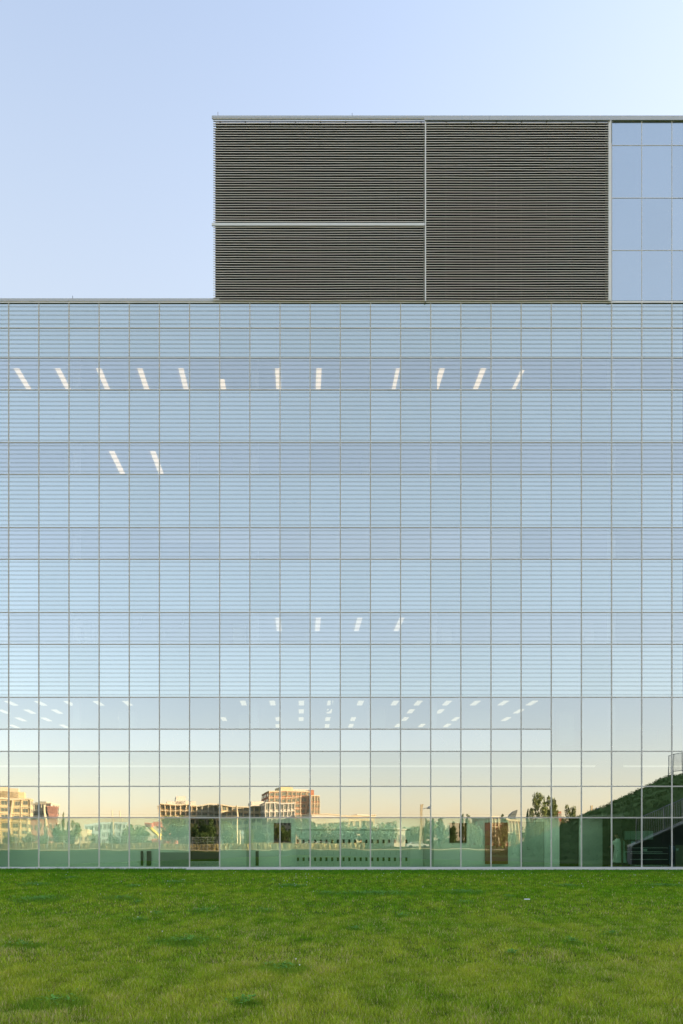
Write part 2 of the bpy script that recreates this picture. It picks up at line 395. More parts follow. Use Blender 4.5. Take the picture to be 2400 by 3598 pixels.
# roller blinds, third floor and landing
for k in list(range(7,17)):
    MB().box(X0+k*BAY+.05,X0+(k+1)*BAY-.05,.10,.105,16.55 if k not in (8,9) else 16.95,18.3).build('roller_blind',M['blind'],bld)
for k in (5,6): MB().box(X0+k*BAY+.04,X0+(k+1)*BAY-.04,.10,.105,17.42,18.3).build('roller_blind',M['blind'],bld)
for k in (18,19):   # partly raised translucent blinds at landing
    MB().box(X0+k*BAY+.1,X0+k*BAY+.16,.12,.2,6.4,8.9).build('blind_edge',M['blind'],bld)
for (px,pt,pb,w,f) in [(232,1612,1667,20,1),(672,1600,1667,22,1),(820,1605,1667,55,1),(1270,1600,1667,30,1),(300,2190,2264,26,3),(820,2200,2264,40,3),(1550,2200,2264,34,3),(2050,2195,2264,30,3),
                       (1290,2485,2562,60,4),(1130+500,2490,2562,90,4),(840,2510,2562,60,4),(420,2500,2562,55,4),(1960,2500,2562,50,4)]:
    x=fx(px,2.2); MB().box(x,x+w/60,2.0,2.5,LEV[f][0]+.02,fz(pt,2.2)).build('cabinet',M['iwall'],bld)
for (px,py) in [(495,2180),(645,2178),(1165,2475),(15,2185)]:   # jointed extraction arms
    z=2.6; x=fx(px,z); zz=fz(py,z)
    MB().tube([(x,z,zz+.9),(x,z,zz),(x-.12,z,zz-.35)],.05,8).tube([(x-.12,z,zz-.35),(x-1.1,z,zz-.72)],.04,8).tube([(x-1.1,z,zz-.72),(x-1.2,z,zz-.95)],[.05,.15],10).build('extraction_arm',M['white'],bld,True)

# ---- ground floor, seen through green glass
GZ=1.5
def gbox(name,pa,pb,ya,yb,m,z=GZ,t=.06,parent=bld):
    return MB().box(fx(pa,z),fx(pb,z),z,z+t,max(.03,fz(yb,z)),fz(ya,z)).build(name,M[m],parent)
walls=[(-400,668),(772,961),(1024,1578),(1641,1966),(2036,2045)]
for a,b_ in walls: gbox('lobby_wall',a,b_,2868,3060,'iwall',t=.1)
for a,b_ in ((961,1024),(1578,1641)):
    gbox('lobby_wall',a,b_,2963,3060,'iwall',t=.1); gbox('lobby_wall',a,b_,2868,2891,'iwall',t=.1)
    for u,v in ((a-1,a+1.5),(b_-1.5,b_+1)): gbox('window_frame',u,v,2890,2964,'alu_light',GZ-.03,.03)
    gbox('window_frame',a+1.5,b_-1.5,2961.5,2964,'alu_light',GZ-.03,.03)
gbox('grey_lobby_wall',2045,2117,2868,3060,'iwall2',1.4,.1)
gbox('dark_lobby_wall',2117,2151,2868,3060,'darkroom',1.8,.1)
gbox('low_upstand',772,2045,3045,3060,'door',1.38,.04)
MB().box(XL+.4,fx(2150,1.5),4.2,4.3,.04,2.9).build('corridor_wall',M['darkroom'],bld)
MB().box(XL+.4,fx(2151,1.5),1.5,4.3,2.92,3.0).build('lobby_lid',M['slab'],bld)
gbox('grey_column',1491,1524,2868,3060,'door',1.15,.3)
gbox('grey_column',866,877,2868,3060,'door',1.2,.3)
for a,b_ in ((494,503),(515,531),(898,909)): gbox('dark_door_slot',a,b_,2990,3042,'darkroom',1.40,.04)
gbox('brown_panel',1705,1785,2890,3036,'brown',1.38,.05)
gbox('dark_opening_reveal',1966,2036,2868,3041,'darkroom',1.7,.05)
gbox('bench_panel',560,668,2995,3048,'iwall2',.9,.05)
M['lobby_fill']=mat('added_lobby_fill',(.9,.9,.85),.5,emit=(1,.95,.86),es=2.4)  # glow for unseen strips added to brighten the lobby wall
for i in range(12):
    x=fx(60+180*i,.8); MB().box(x,x+(2.2 if i<11 else 1.1),.20,.42,2.89,2.918).build('added_fill_strip',M['lobby_fill'],bld)
MB().box(XL+.4,fx(2151,1.5),.10,.13,2.825,2.93).build('fill_strip_screen',M['alu'],bld)  # added strip that keeps the fill strips out of view
MB().box(XL+.4,fx(2151,1.5),.13,1.5,2.92,2.99).build('lobby_lid',M['slab'],bld)
# door
dz=1.38
dr=MB().box(fx(1836,dz),fx(1908,dz),dz,dz+.05,.06,fz(2891,dz)).build('door',M['door'],bld)
fr=MB()
for a,b_,c,d_ in ((1832,1836,2888,3045),(1908,1912,2888,3045)): fr.box(fx(a,dz),fx(b_,dz),dz-.02,dz+.08,.04,fz(c,dz))
fr.box(fx(1836,dz),fx(1908,dz),dz-.019,dz+.08,fz(2891,dz)+.005,fz(2887.5,dz)); fr.build('door_frame',M['iwall2'],dr)
hx,hz=fx(1853,dz),fz(2984,dz)
MB().tube([(hx-.02,dz-.06,hz),(hx+.12,dz-.06,hz)],.011,8).tube([(hx,dz,hz),(hx,dz-.06,hz)],.014,8).tube([(hx,dz-.004,hz+.08),(hx,dz-.02,hz+.08)],.02,10).build('door_handle',M['blackp'],dr)
# radiator behind the dark opening
ra=MB()
x=fx(668,1.0)
while x<fx(771,1.0): ra.box(x,x+.018,.95,1.02,.08,fz(3029,1.0)); x+=.05
ra.box(fx(668,1.),fx(772,1.),.94,1.03,fz(3029,1.),fz(3027,1.)); o=ra.build('radiator',M['white']); tag(o,'low white finned radiator behind the glass, in front of the dark doorway','radiator')
# lockers
lw=20.05; lk=None; lz=1.12
for i in range(20):
    px=1041+lw*i
    if lk is None:
        w=lw*(D+lz)/FP; zt,zm,zb=fz(2921,lz),fz(2983,lz),.12
        lk=empty('locker',(fx(px,lz),lz,0))
        MB().box(0,w-.002,.02,.30,.05,zt+.02).build('carcass',M['locker'],lk)
        for (a,b_) in ((zb,zm-.012),(zm+.012,zt)):
            d=MB().box(.008,w-.010,0,.018,a,b_).build('door',M['locker'],lk)
            hh=fz(2950,lz)-zt; hz=b_+hh
            MB().box(.035,.15,-.012,-.001,hz-.2,hz+.0).build('handle',M['blackp'],d)
            v=MB()
            v.box(w/2-.004,w/2+.004,-.003,-.001,hz+.14,hz+.32); v.box(w/2-.004,w/2+.004,-.003,-.001,a+.05,a+.22)
            v.build('vent_slot',M['groove'],d)
        first=lk; cur=lk
    else:
        cur=copytree(first); cur.location=(fx(px,lz),lz,0)
    where=('first locker column from the left end of the bank, next to the dark window' if i==0 else
           'last locker column at the right end of the bank, beside the grey column' if i==19 else
           '%s locker column from the left in the pale green two tier bank' % ['','second','third','fourth','fifth','sixth','seventh','eighth','ninth','tenth','eleventh','twelfth','thirteenth','fourteenth','fifteenth','sixteenth','seventeenth','eighteenth','nineteenth'][i])
    tag(cur,where,'locker','lockers along the lobby wall')
o=MB().box(fx(1041,lz),fx(1442,lz),lz+.01,lz+.3,fz(2920,lz)+.02,fz(2912,lz)).build('cover_panel',M['door']); tag(o,'flat grey top panel running over the whole locker bank','locker top')
for i,(px,py,w,h,lab) in enumerate([(1178,2972,7,8,'white paper note stuck low on the lockers, left one of the low pair'),(1214,2972,7,9,'white paper note stuck low on the lockers, right one of the low pair'),(1067,2944,6,4,'small white label on the second locker from the left'),(1228,2945,7,4,'small white label high in the middle of the lockers'),(1373,2941,6,4,'small white label high on the right lockers, left one of two'),(1386,2941,5,4,'small white label high on the right lockers, right one of two')]):
    o=MB().box(-w/2/64,w/2/64,-.003,0,-h/2/64,h/2/64).build('paper_note',M['white']); o.location=(fx(px,lz),lz-.005,fz(py,lz)); tag(o,lab,'note','notes stuck on the lockers')

# ---- right hand lab room
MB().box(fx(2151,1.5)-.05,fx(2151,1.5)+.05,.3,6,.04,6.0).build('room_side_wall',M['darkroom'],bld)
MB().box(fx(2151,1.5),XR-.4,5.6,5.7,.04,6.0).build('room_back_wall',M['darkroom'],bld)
sh=empty('shelf_unit',(fx(2228,2.0),2.0,.04),'open shelf rack with four thin white shelves behind the right glass','shelf')
for zz in (.12,.45,.78,1.1):
    MB().box(0,1.9,0,.45,zz,zz+.03).build('shelf',M['white'],sh)
for xx in (0,1.86): MB().box(xx,xx+.04,.46,.5,0,1.9).build('upright',M['groove'],sh)
def boxthing(name,px0,px1,py0,py1,z,dep,m,lab,cat):
    o=MB().box(0,fx(px1,z)-fx(px0,z),0,dep,0,fz(py0,z)-fz(py1,z)).build(name,M[m]); o.location=(fx(px0,z),z,fz(py1,z)); return tag(o,lab,cat)
M['teal']=mat('pale_teal_paint',(.42,.50,.46),.5); M['blueb']=mat('blue_plastic',(.25,.35,.6),.4); M['card']=mat('cardboard_olive',(.30,.25,.15),.8,0,.1,3)
M['film']=mat('white_cloth',(.62,.70,.66),.85,0,.08,6,bump=.004)
bt=MB().box(0,fx(2295,2.4)-fx(2195,2.4),0,.5,fz(2950,2.4),fz(2920,2.4)).build('wall_cabinet',M['teal']); bt.location=(fx(2195,2.4),2.4,0); tag(bt,'pale teal wall cabinet above the work bench in the right room','cabinet')
dd=MB()
for q in range(1,5): dd.box(.32*q,.32*q+.01,-.004,-.001,fz(2949,2.4),fz(2921,2.4))
dd.build('door_joint',M['groove'],bt)
wb=empty('work_bench',(fx(2192,2.6),2.6,0.04),'dark lab work bench behind the person in white','bench')
MB().box(0,2.2,0,.6,.86,.9).build('bench_top',M['white'],wb); MB().box(.05,2.15,.05,.55,.0,.855).build('cabinet_front',M['darkroom'],wb)
boxthing('instrument',2215,2231,2955,2963,2.7,.3,'blueb','small blue instrument on the work bench','instrument')
boxthing('white_carton',2262,2274,2983,2990.5,2.1,.2,'white','small white carton on the top of the shelf rack','box')
cb=boxthing('cardboard_sheet',2374,2425,2969,3056,1.0,.06,'card','tall olive brown board leaning at the far right glass','board')
MB().box(.02,.16,-.004,-.001,fz(2981,1)-fz(3056,1)-.12,fz(2981,1)-fz(3056,1)).build('label_sticker',M['white'],cb)
boxthing('water_drum',2366,2380,2972,3054,1.6,.4,'blueb','slim blue drum beside the olive board','drum')

# ---- person in white coat, leaning forward, back turned to the glass
def skin_body(name, J, E, m, parent, sub=2):
    me=bpy.data.meshes.new(name); me.from_pydata([j[0] for j in J],E,[]); o=bpy.data.objects.new(name,me); COL.objects.link(o); o.parent=parent
    md=o.modifiers.new('skin','SKIN'); sv=me.skin_vertices[0].data
    for i,j in enumerate(J): sv[i].radius=(j[1],j[2] if len(j)>2 else j[1]); sv[i].use_root=(i==0)
    md.use_smooth_shade=True
    s=o.modifiers.new('sub','SUBSURF'); s.levels=sub; s.render_levels=sub
    me.materials.append(m); return o
M['skin']=mat('skin',(.42,.22,.15),.6); M['hair']=mat('dark_hair',(.05,.025,.015),.7,0,.3,30); M['trouser']=mat('dark_trousers',(.03,.03,.035),.8)
pz=.55; pX=fx(2178,pz)
per=empty('person',(pX,pz,.045),'person in a long white short sleeved lab coat leaning forward by the shelves','person')
J=[((0,0,.92),.15,.12),((.0,.02,1.12),.15,.11),((-.02,.03,1.3),.17,.11),((-.06,.02,1.42),.11,.09),((-.12,-.01,1.50),.055),((-.17,-.02,1.58),.085,.1),((-.19,-.02,1.67),.08,.09),
   ((.09,.0,.86),.09),((.10,.0,.48),.06),((.10,0,.09),.042),((.10,-.0,.03),.04),((.10,.16,.02),.03),
   ((-.09,.0,.86),.09),((-.10,.02,.48),.06),((-.10,0,.09),.042),((-.10,0,.03),.04),((-.10,.16,.02),.03),
   ((.14,.03,1.38),.065),((.25,.10,1.16),.045),((.30,.26,1.02),.032),((.31,.33,1.0),.03),
   ((-.22,.05,1.34),.065),((-.32,.16,1.14),.045),((-.30,.34,1.06),.032),((-.29,.41,1.05),.03)]
E=[(0,1),(1,2),(2,3),(3,4),(4,5),(5,6),(0,7),(7,8),(8,9),(9,10),(10,11),(0,12),(12,13),(13,14),(14,15),(15,16),(2,17),(17,18),(18,19),(19,20),(2,21),(21,22),(22,23),(23,24)]
body=skin_body('body',J,E,M['skin'],per)
for (bx,by,bz,s) in ((.31,.34,1.0,1),(-.29,.42,1.05,-1)):
    for q in range(4):
        skin_body('finger',[((bx+(-.024+.016*q),by-.02,bz),.010),((bx+(-.026+.018*q),by+.035,bz-.004),.009),((bx+(-.026+.018*q),by+.065-.006*abs(q-1),bz-.022),.008)],[(0,1),(1,2)],M['skin'],body,1)
    skin_body('thumb',[((bx-s*.02,by-.03,bz),.011),((bx-s*.05,by,bz-.005),.010),((bx-s*.058,by+.03,bz-.012),.009)],[(0,1),(1,2)],M['skin'],body,1)
skin_body('hair',[((-.19,-.03,1.70),.085,.09),((-.17,-.07,1.62),.085,.09)],[(0,1)],M['hair'],per)
per.scale=(1.12,1.12,1.12)
cv=MB(); ring=24; prof=[(.30,.33,.22),(.60,.29,.20),(.90,.25,.18),(1.05,.235,.17),(1.25,.25,.17),(1.38,.20,.13),(1.45,.12,.095)]
for (z,ra_,rb) in prof:
    for k in range(ring):
        a=2*math.pi*k/ring; w=1+.05*math.sin(5*a)*(1.2-z if z<1.2 else 0)
        ox=-.05*max(0,z-1.0)*2.2
        cv.v.append((ox+math.cos(a)*ra_*w,.02+math.sin(a)*rb*w,z))
for i in range(len(prof)-1):
    for k in range(ring):
        k2=(k+1)%ring; cv.f.append((i*ring+k,i*ring+k2,(i+1)*ring+k2,(i+1)*ring+k)); cv.m.append(0)
co=cv.build('lab_coat',M['film'],per,True)
skin_body('sleeve',[((.10,.03,1.38),.085),((.19,.07,1.26),.075),((.235,.10,1.19),.078)],[(0,1),(1,2)],M['film'],co,2)
skin_body('sleeve',[((-.19,.04,1.36),.085),((-.27,.10,1.24),.075),((-.31,.14,1.17),.078)],[(0,1),(1,2)],M['film'],co,2)
skin_body('trousers',[((.0,.0,.88),.13),((.10,.0,.80),.095),((.10,.0,.48),.075),((.10,0,.1),.065),((-.10,.0,.80),.095),((-.10,.02,.48),.075),((-.10,0,.1),.065)],[(0,1),(1,2),(2,3),(0,4),(4,5),(5,6)],M['trouser'],per)

# ================================================================ WHAT THE GLASS MIRRORS (behind the camera)
M['tan']=mat('tan_render',(.62,.50,.27),.8,0,.08,.3); M['cream']=mat('cream_panel',(.64,.52,.34),.8,0,.06,.3)
M['brick']=mat('orange_brick',(.40,.17,.09),.85,0,.15,.8); M['redbrick']=mat('red_brick',(.34,.11,.07),.85,0,.15,.8)
M['grey']=mat('grey_cladding',(.46,.43,.33),.7,0,.1,.3); M['pink']=mat('pink_brick',(.45,.24,.18),.85,0,.1,.5)
M['wglass']=mat('window_glass_dark',(.13,.15,.12),.15,spec=.6); M['palebl']=mat('pale_blue_cladding',(.40,.46,.48),.7,0,.1,.2)
M['palebl2']=mat('pale_blue_trim',(.46,.53,.54),.7); M['offw']=mat('offwhite_render',(.60,.53,.42),.8,0,.05,.2)
M['leafA']=mat('leaf_green',(.10,.13,.028),.7,spec=.2,col2=(.22,.24,.06),scale=.7); M['leafB']=mat('leaf_dark_green',(.07,.12,.035),.7,spec=.2,col2=(.13,.18,.05),scale=.7)
M['bark']=mat('bark',(.12,.09,.06),.9,0,.3,4)
M['dry']=mat('dry_tall_grass',(.42,.33,.13),.9,0,.2,2); M['kerb']=mat('kerb_stone',(.55,.46,.32),.9,0,.1,1); M['pole']=mat('wood_pole',(.66,.52,.32),.8,0,.15,3)
M['steel']=mat('galvanised_steel',(.42,.44,.46),.4,.3); M['redpaint']=mat('faded_red_paint',(.75,.22,.16),.5); M['yelpaint']=mat('yellow_paint',(.85,.55,.06),.5)
M['asphalt']=mat('asphalt',(.05,.05,.052),.9,0,.2,2)
M['bank']=mat('grassy_bank',(.085,.16,.045),.95,spec=.1,col2=(.17,.25,.07),scale=1.5,bump=.1)

M['tuft']=mat('bank_tuft',(.08,.16,.035),.8,spec=.1,col2=(.18,.26,.075),scale=2)
# path and kerb at the far end of the lawn
struct('path', MB().quad((-160,-91,.012),(160,-91,.012),(160,-87.6,.012),(-160,-87.6,.012)), M['kerb'])
struct('kerb', MB().box(-160,160,-87.6,-87.3,-.05,.12), M['kerb'])
struct('road', MB().quad((-300,-103,.016),(300,-103,.016),(300,-95,.016),(-300,-95,.016)), M['asphalt'])

WM={}
def building(name,label,px0,px1,ptop,d,depth,wallm,floors,cols,win=(.6,.55),frame='cream',zbase=0,roofbits=(),yaw=-12,glassm='wglass',bands=None,balcony=False,side=True):
    x0,x1=RX(px0,d),RX(px1,d); w=x1-x0; zt=RZ(ptop,d); y=RY(d)
    e=empty(name,((x0+x1)/2,y,zbase),label,'building'); e.rotation_euler=(0,0,R(yaw))
    H=zt-zbase
    MB().box(-w/2,w/2,-depth,0,0,H).build('wall',M[wallm],e)
    MB().box(-w/2-.3,w/2+.3,-depth-.3,.35,H,H+.5).build('roof',M[frame],e)
    fh=H/floors; cw=w/cols; ww,wh=cw*win[0],fh*win[1]
    g=MB().box(-ww/2,ww/2,.03,.08,0,wh).mesh('pane',M[glassm])
    f=MB(); t=.14
    f.box(-ww/2-t,-ww/2,.02,.16,-t,wh+t); f.box(ww/2,ww/2+t,.02,.16,-t,wh+t); f.box(-ww/2,ww/2,.02,.16,wh,wh+t); f.box(-ww/2,ww/2,.02,.2,-t,0)
    f.box(-.05,.05,.082,.14,0,wh)
    f=f.mesh('window_frame',M[frame])
    for i in range(floors):
        for j in range(cols):
            wo_=link('window',g,e,(-w/2+(j+.5)*cw,0,i*fh+fh*.28)); link('frame',f,wo_)
    if bands:
        for i in range(1,floors+1): MB().box(-w/2-.1,w/2+.1,.0,.45 if not balcony else 1.5,i*fh-.22,i*fh+.12).build('balcony' if balcony else 'floor_band',M[bands],e)
        for j in range(0,cols+1,2 if cols>8 else 1):
            x=-w/2+j*cw; MB().box(x-.16,x+.16,.0,.4 if not balcony else 1.52,0,H).build('pier',M[bands],e)
    if side:
        gs=MB().box(-.05,.05,-depth*.08,depth*.08,0,wh).mesh('pane_side',M[glassm])
        for i in range(floors):
            for j in range(3):
                for sx in (-w/2-.04,w/2+.04): link('window',gs,e,(sx,-depth*(.2+.3*j),i*fh+fh*.28))
    for (a,b_,pt,mm) in roofbits:
        xa,xb=RX(a,d)-(x0+x1)/2,RX(b_,d)-(x0+x1)/2
        MB().box(xa,xb,-depth*.8,-depth*.2,H+.5,RZ(pt,d)-zbase).build('roof_box',M[mm],e)
    return e
building('apartment_block','tan apartment block with corner balconies at the left end of the mirrored skyline',-120,92,2808,300,9,'tan',6,7,(.55,.5),'cream',bands='cream',roofbits=((-60,71,2782,'tan'),(-30,45,2766,'cream')),yaw=-14)
building('office_building','grey glass office building beside the tan apartment block in the reflection',92,186,2826,400,9,'grey',6,5,(.85,.6),'cream',bands='offw',roofbits=((110,165,2818,'grey'),),yaw=5)
building('office_building','pink brick office slab with thin vertical windows in the reflection',172,198,2836,395,6,'pink',4,7,(.4,.8),'pink')
building('warehouse','low pink brick warehouse under the grey office in the reflection',108,196,2885,330,6,'pink',2,6,(.5,.4),'pink')
building('clinic_building','pale blue white clinic with curved look under two masts in the reflection',300,440,2897,260,10,'palebl',3,9,(.55,.5),'palebl2',bands='palebl2')
building('warehouse','low cream shed left of the pale blue clinic in the reflection',262,306,2916,230,15,'cream',1,3,(.4,.3),'cream')
building('balcony_block','long cream balcony block with rooftop boxes, left half of the mirrored row',563,690,2832,380,24,'tan',6,7,(.66,.52),'cream',bands='cream',balcony=True,roofbits=((590,690,2816,'offw'),(620,652,2799,'offw')))
building('balcony_block','darker balcony block between the two cream ones in the reflection',692,770,2834,384,24,'grey',6,4,(.68,.52),'cream',bands='grey',balcony=True)
building('balcony_block','cream balcony block left of the brick tower in the reflection',772,958,2834,376,24,'tan',6,9,(.66,.52),'cream',bands='cream',balcony=True,roofbits=((890,938,2812,'offw'),(930,958,2820,'offw')))
building('balcony_block','white end block with tall windows in front of the brick tower in the reflection',938,1036,2824,360,20,'offw',5,7,(.6,.75),'offw',bands='offw')
building('brick_tower','tall orange brick tower with cream bands in the middle of the reflection',948,1092,2785,430,30,'brick',9,8,(.6,.5),'cream',bands='cream',roofbits=((990,1032,2764,'tan'),(1032,1088,2774,'offw')))
building('brick_tower','lower orange brick wing on the right of the tall tower in the reflection',1092,1122,2800,430,26,'brick',8,3,(.45,.5),'cream',bands='cream',roofbits=((1094,1108,2776,'brick'),))
building('warehouse','long low cream hall right of the brick tower in the reflection',1095,1225,2864,340,25,'offw',2,7,(.7,.25),'cream')
building('warehouse','cream low hall with a raised end right of the long hall in the reflection',1222,1320,2868,345,25,'cream',2,5,(.5,.3),'cream',roofbits=((1272,1312,2860,'offw'),))
building('brick_house','red brick house with cream corner trim near the tall tree in the reflection',1725,1765,2876,240,14,'redbrick',3,3,(.45,.45),'cream',bands='cream')
building('brick_house','wide red brick house right of the first brick house in the reflection',1767,1832,2884,250,14,'redbrick',2,5,(.5,.45),'cream',bands='cream')
building('office_building','small dark block on the skyline by the far right trees in the reflection',1962,1978,2852,380,14,'redbrick',4,2,(.5,.45),'grey')
building('house','small white roofed shed among the low trees in the reflection',1385,1428,2916,190,8,'offw',1,3,(.4,.4),'offw')
# curved fin tower
d=420; fn=MB(); out=[(RX(a,d),RZ(b_,d)) for a,b_ in ((1795,2890),(1795,2868),(1798,2858),(1804,2852),(1816,2848),(1813,2866),(1812,2890))]
fn.prism(out,'y',RY(d)-3,RY(d)); o=fn.build('fin_tower',mat('dark_grey_metal_panel',(.14,.15,.13),.6)); tag(o,'slender curved grey tower with pointed top in the reflection','tower')

# trees
def leaf_cloud(centers, n, size, seed):
    r=np.random.default_rng(seed); C=np.array([c[:3] for c in centers]); Rr=np.array([c[3] for c in centers])
    wgt=Rr**2/np.sum(Rr**2); idx=r.choice(len(C),n,p=wgt)
    u=r.normal(size=(n,3)); u/=np.linalg.norm(u,axis=1)[:,None]
    rad=Rr[idx]*r.uniform(.25,1.05,n)**.5
    P=C[idx]+u*rad[:,None]*np.array([1,1,.9])
    a=r.normal(size=(n,3)); a/=np.linalg.norm(a,axis=1)[:,None]; b_=np.cross(a,r.normal(size=(n,3))); b_/=np.linalg.norm(b_,axis=1)[:,None]
    s=(size*r.uniform(.5,1.3,n))[:,None]
    V=np.stack([P-a*s,P+b_*s*.6,P+a*s,P-b_*s*.6],1).reshape(-1,3); return V
def quadmesh(name,V,m):
    n=len(V)//4; me=bpy.data.meshes.new(name); me.vertices.add(len(V)); me.vertices.foreach_set('co',V.astype('f').ravel())
    me.loops.add(4*n); me.polygons.add(n); me.loops.foreach_set('vertex_index',np.arange(4*n,dtype='i')); me.polygons.foreach_set('loop_start',np.arange(0,4*n,4,dtype='i'))
    me.materials.append(m); me.update(calc_edges=True); return me
def make_tree(h,w,shape,seed,leaf):
    """unit builder: returns (trunk mesh, crown mesh) with base at origin"""
    r=random.Random(seed); cs=[]; tb=MB()
    tb.tube([(0,0,0),(w*.02,0,h*.3),(-w*.02,w*.02,h*.6),(0,0,h*.88)],[h*.022,h*.016,h*.01,h*.003],7)
    if shape=='round':
        for i in range(16):
            t=r.uniform(.28,.95); a=r.uniform(0,6.28); rr=w*.42*math.sin(math.pi*min(1,(t-.15)/.9))**.7*r.uniform(.4,1)
            c=(math.cos(a)*rr,math.sin(a)*rr,h*t,w*r.uniform(.12,.22)); cs.append(c)
            tb.tube([(0,0,h*t*.55),(c[0]*.5,c[1]*.5,h*t*.8),c[:3]],[h*.009,h*.005,h*.002],5)
    elif shape=='poplar':
        for i in range(14):
            t=.12+.84*i/13; c=(r.gauss(0,w*.10),r.gauss(0,w*.10),h*t,w*.30*math.sin(math.pi*(.12+.8*t))); cs.append(c)
            tb.tube([(0,0,h*t*.7),c[:3]],[h*.006,h*.002],5)
    else: # bush
        for i in range(14):
            a=r.uniform(0,6.28); rr=w*.36*r.random(); c=(math.cos(a)*rr,math.sin(a)*rr,h*r.uniform(.2,.78),w*r.uniform(.13,.24)); cs.append(c)
            tb.tube([(0,0,.05*h),c[:3]],[h*.012,h*.003],5)
    V=leaf_cloud(cs,2600,max(.16,h*.028),seed)
    V[:,2]=np.maximum(V[:,2],.05)
    return tb.mesh('trunk',M['bark']), quadmesh('crown',V,M[leaf])
PT={}
for nm,args in {'rA':(8,6.5,'round',3,'leafA'),'rB':(8,6,'round',9,'leafB'),'rC':(8,7,'round',21,'leafA'),'pA':(8,3.2,'poplar',5,'leafA'),'pB':(8,3.0,'poplar',6,'leafB'),'bA':(8,9,'bush',11,'leafA'),'bB':(8,8,'bush',12,'leafB'),'bC':(8,10,'bush',14,'leafA')}.items(): PT[nm]=make_tree(*args)
def tree(px,ptop,d,kind,wpx,label,zb=0,group='trees beyond the far edge of the lawn'):
    x=RX(px,d); h=RZ(ptop,d)-zb; e=empty('tree',(x,RY(d),zb),label,'tree',group)
    base={'r':6.5,'p':3.1,'b':9}[kind[0]]
    sx=(wpx*d/FP)/base; e.scale=(sx,sx,h/8); e.rotation_euler=(0,0,random.uniform(0,6))
    link('trunk',PT[kind][0],e); link('crown',PT[kind][1],e)
T=[(222,2852,150,'pA',14,'slim poplar left of the clinic, the taller of a pair in the reflection'),(240,2858,152,'pA',12,'slim poplar left of the clinic, the shorter of a pair in the reflection'),
(205,2893,140,'rB',70,'bushy tree below the pink warehouse in the reflection'),(262,2885,142,'rA',45,'ragged tree between poplars and cream shed in the reflection'),(30,2930,135,'bA',70,'low bush in front of the tan apartment block'),
(95,2925,136,'bC',70,'low bush in front of the grey office'),(150,2922,136,'bB',70,'low dark bush at the foot of the pink warehouse'),(215,2925,137,'bA',60,'low bush near the fence left of the clinic'),(-20,2920,137,'bC',70,'low bush at the far left edge of the reflection'),
(395,2886,300,'bB',60,'distant green clump on the roofline by the masts'),(505,2908,260,'bB',90,'distant round tree right of the clinic'),(470,2915,270,'bA',80,'distant low tree right of the clinic'),
(590,2868,150,'rC',60,'tall light green tree in front of the left balcony block'),(628,2872,150,'rA',60,'light green tree second in front of the left balcony block'),(660,2885,148,'bA',60,'yellow green bush beside the dark doorway reflection'),
(700,2876,146,'rB',70,'dark tree filling the left half of the dark doorway'),(742,2874,146,'rB',70,'dark tree filling the right half of the dark doorway'),(720,2905,140,'bB',90,'dark bush low in the dark doorway'),
(795,2884,148,'rC',60,'light tree left of the crossing sign'),(822,2900,148,'bA',60,'bush at the foot of the tall timber pole'),(875,2905,150,'bA',60,'bush right of the crossing sign'),(915,2903,152,'bC',70,'bush under the cream balcony block'),
(965,2895,150,'rA',60,'tree mirrored in the first lobby window, left'),(1000,2900,150,'rB',60,'tree mirrored in the first lobby window, right'),(1045,2880,160,'rA',50,'tree in front of the orange brick tower, left'),(1078,2876,160,'rC',50,'tree in front of the orange brick tower, right'),
(1130,2883,165,'bB',80,'dark bush under the left end of the long low hall'),(1180,2883,165,'bA',80,'bush under the middle of the long low hall'),(1235,2883,165,'bB',80,'dark bush under the gap between the two halls'),(1270,2884,165,'rB',50,'tree in front of the raised end of the cream hall'),
(1310,2896,165,'bA',70,'bush at the right end of the cream hall'),(1350,2900,160,'bC',70,'bush right of the cream hall'),(1380,2890,160,'rA',50,'small round tree left of the street lamp'),(1425,2886,220,'bB',80,'distant broad tree just left of the street lamp'),(1462,2895,200,'bA',70,'distant bush left of the street lamp foot'),
(1498,2872,140,'pA',18,'narrow tree close to the right of the street lamp'),(1522,2874,142,'pB',14,'second narrow tree to the right of the street lamp'),(1548,2874,145,'pA',36,'pale loose tree right of the narrow pair'),(1585,2885,140,'rB',40,'small tree mirrored in the second lobby window'),
(1620,2857,190,'pB',26,'dark poplar above the second lobby window'),(1643,2860,190,'pA',26,'light poplar above the second lobby window'),(1655,2885,150,'bA',90,'spreading light green willow right of the second lobby window'),(1690,2900,155,'bC',70,'pale bush left of the red brick house'),
(1770,2858,140,'pA',30,'young golden tree in front of the red brick house'),(1745,2900,140,'bA',50,'golden shrub at the foot of the red brick house'),(1800,2915,150,'bC',60,'low shrub right of the red brick house'),
(1855,2840,200,'pB',20,'thin conical tree beside the tall tree'),(1886,2782,200,'rC',62,'tall broad tree, highest of all in the reflection'),(1930,2802,202,'rA',62,'tall tree joined to the right of the highest one'),(1900,2870,190,'bA',120,'undergrowth beneath the two tall trees'),
(2008,2830,150,'rA',46,'golden round tree at the foot of the bank'),(1980,2862,150,'bA',40,'golden shrub left of the round tree by the bank'),(2035,2868,150,'bC',40,'low shrub where the bank begins'),
(1155,2886,162,'bA',90,'broad pale bush between the two dark ones under the long hall'),(1208,2884,162,'bC',90,'broad yellowish bush right of the middle of the long hall'),(1290,2887,160,'bB',90,'dark broad bush below the raised end of the cream hall'),(1110,2880,158,'rB',60,'dark round tree at the left end of the long hall'),
(330,2922,150,'bC',70,'pale low bush below the left half of the clinic'),(400,2924,150,'bB',70,'dark low bush below the right half of the clinic'),(450,2905,150,'bA',60,'ragged bush right of the clinic near the fence')]
for a in T: tree(*a)
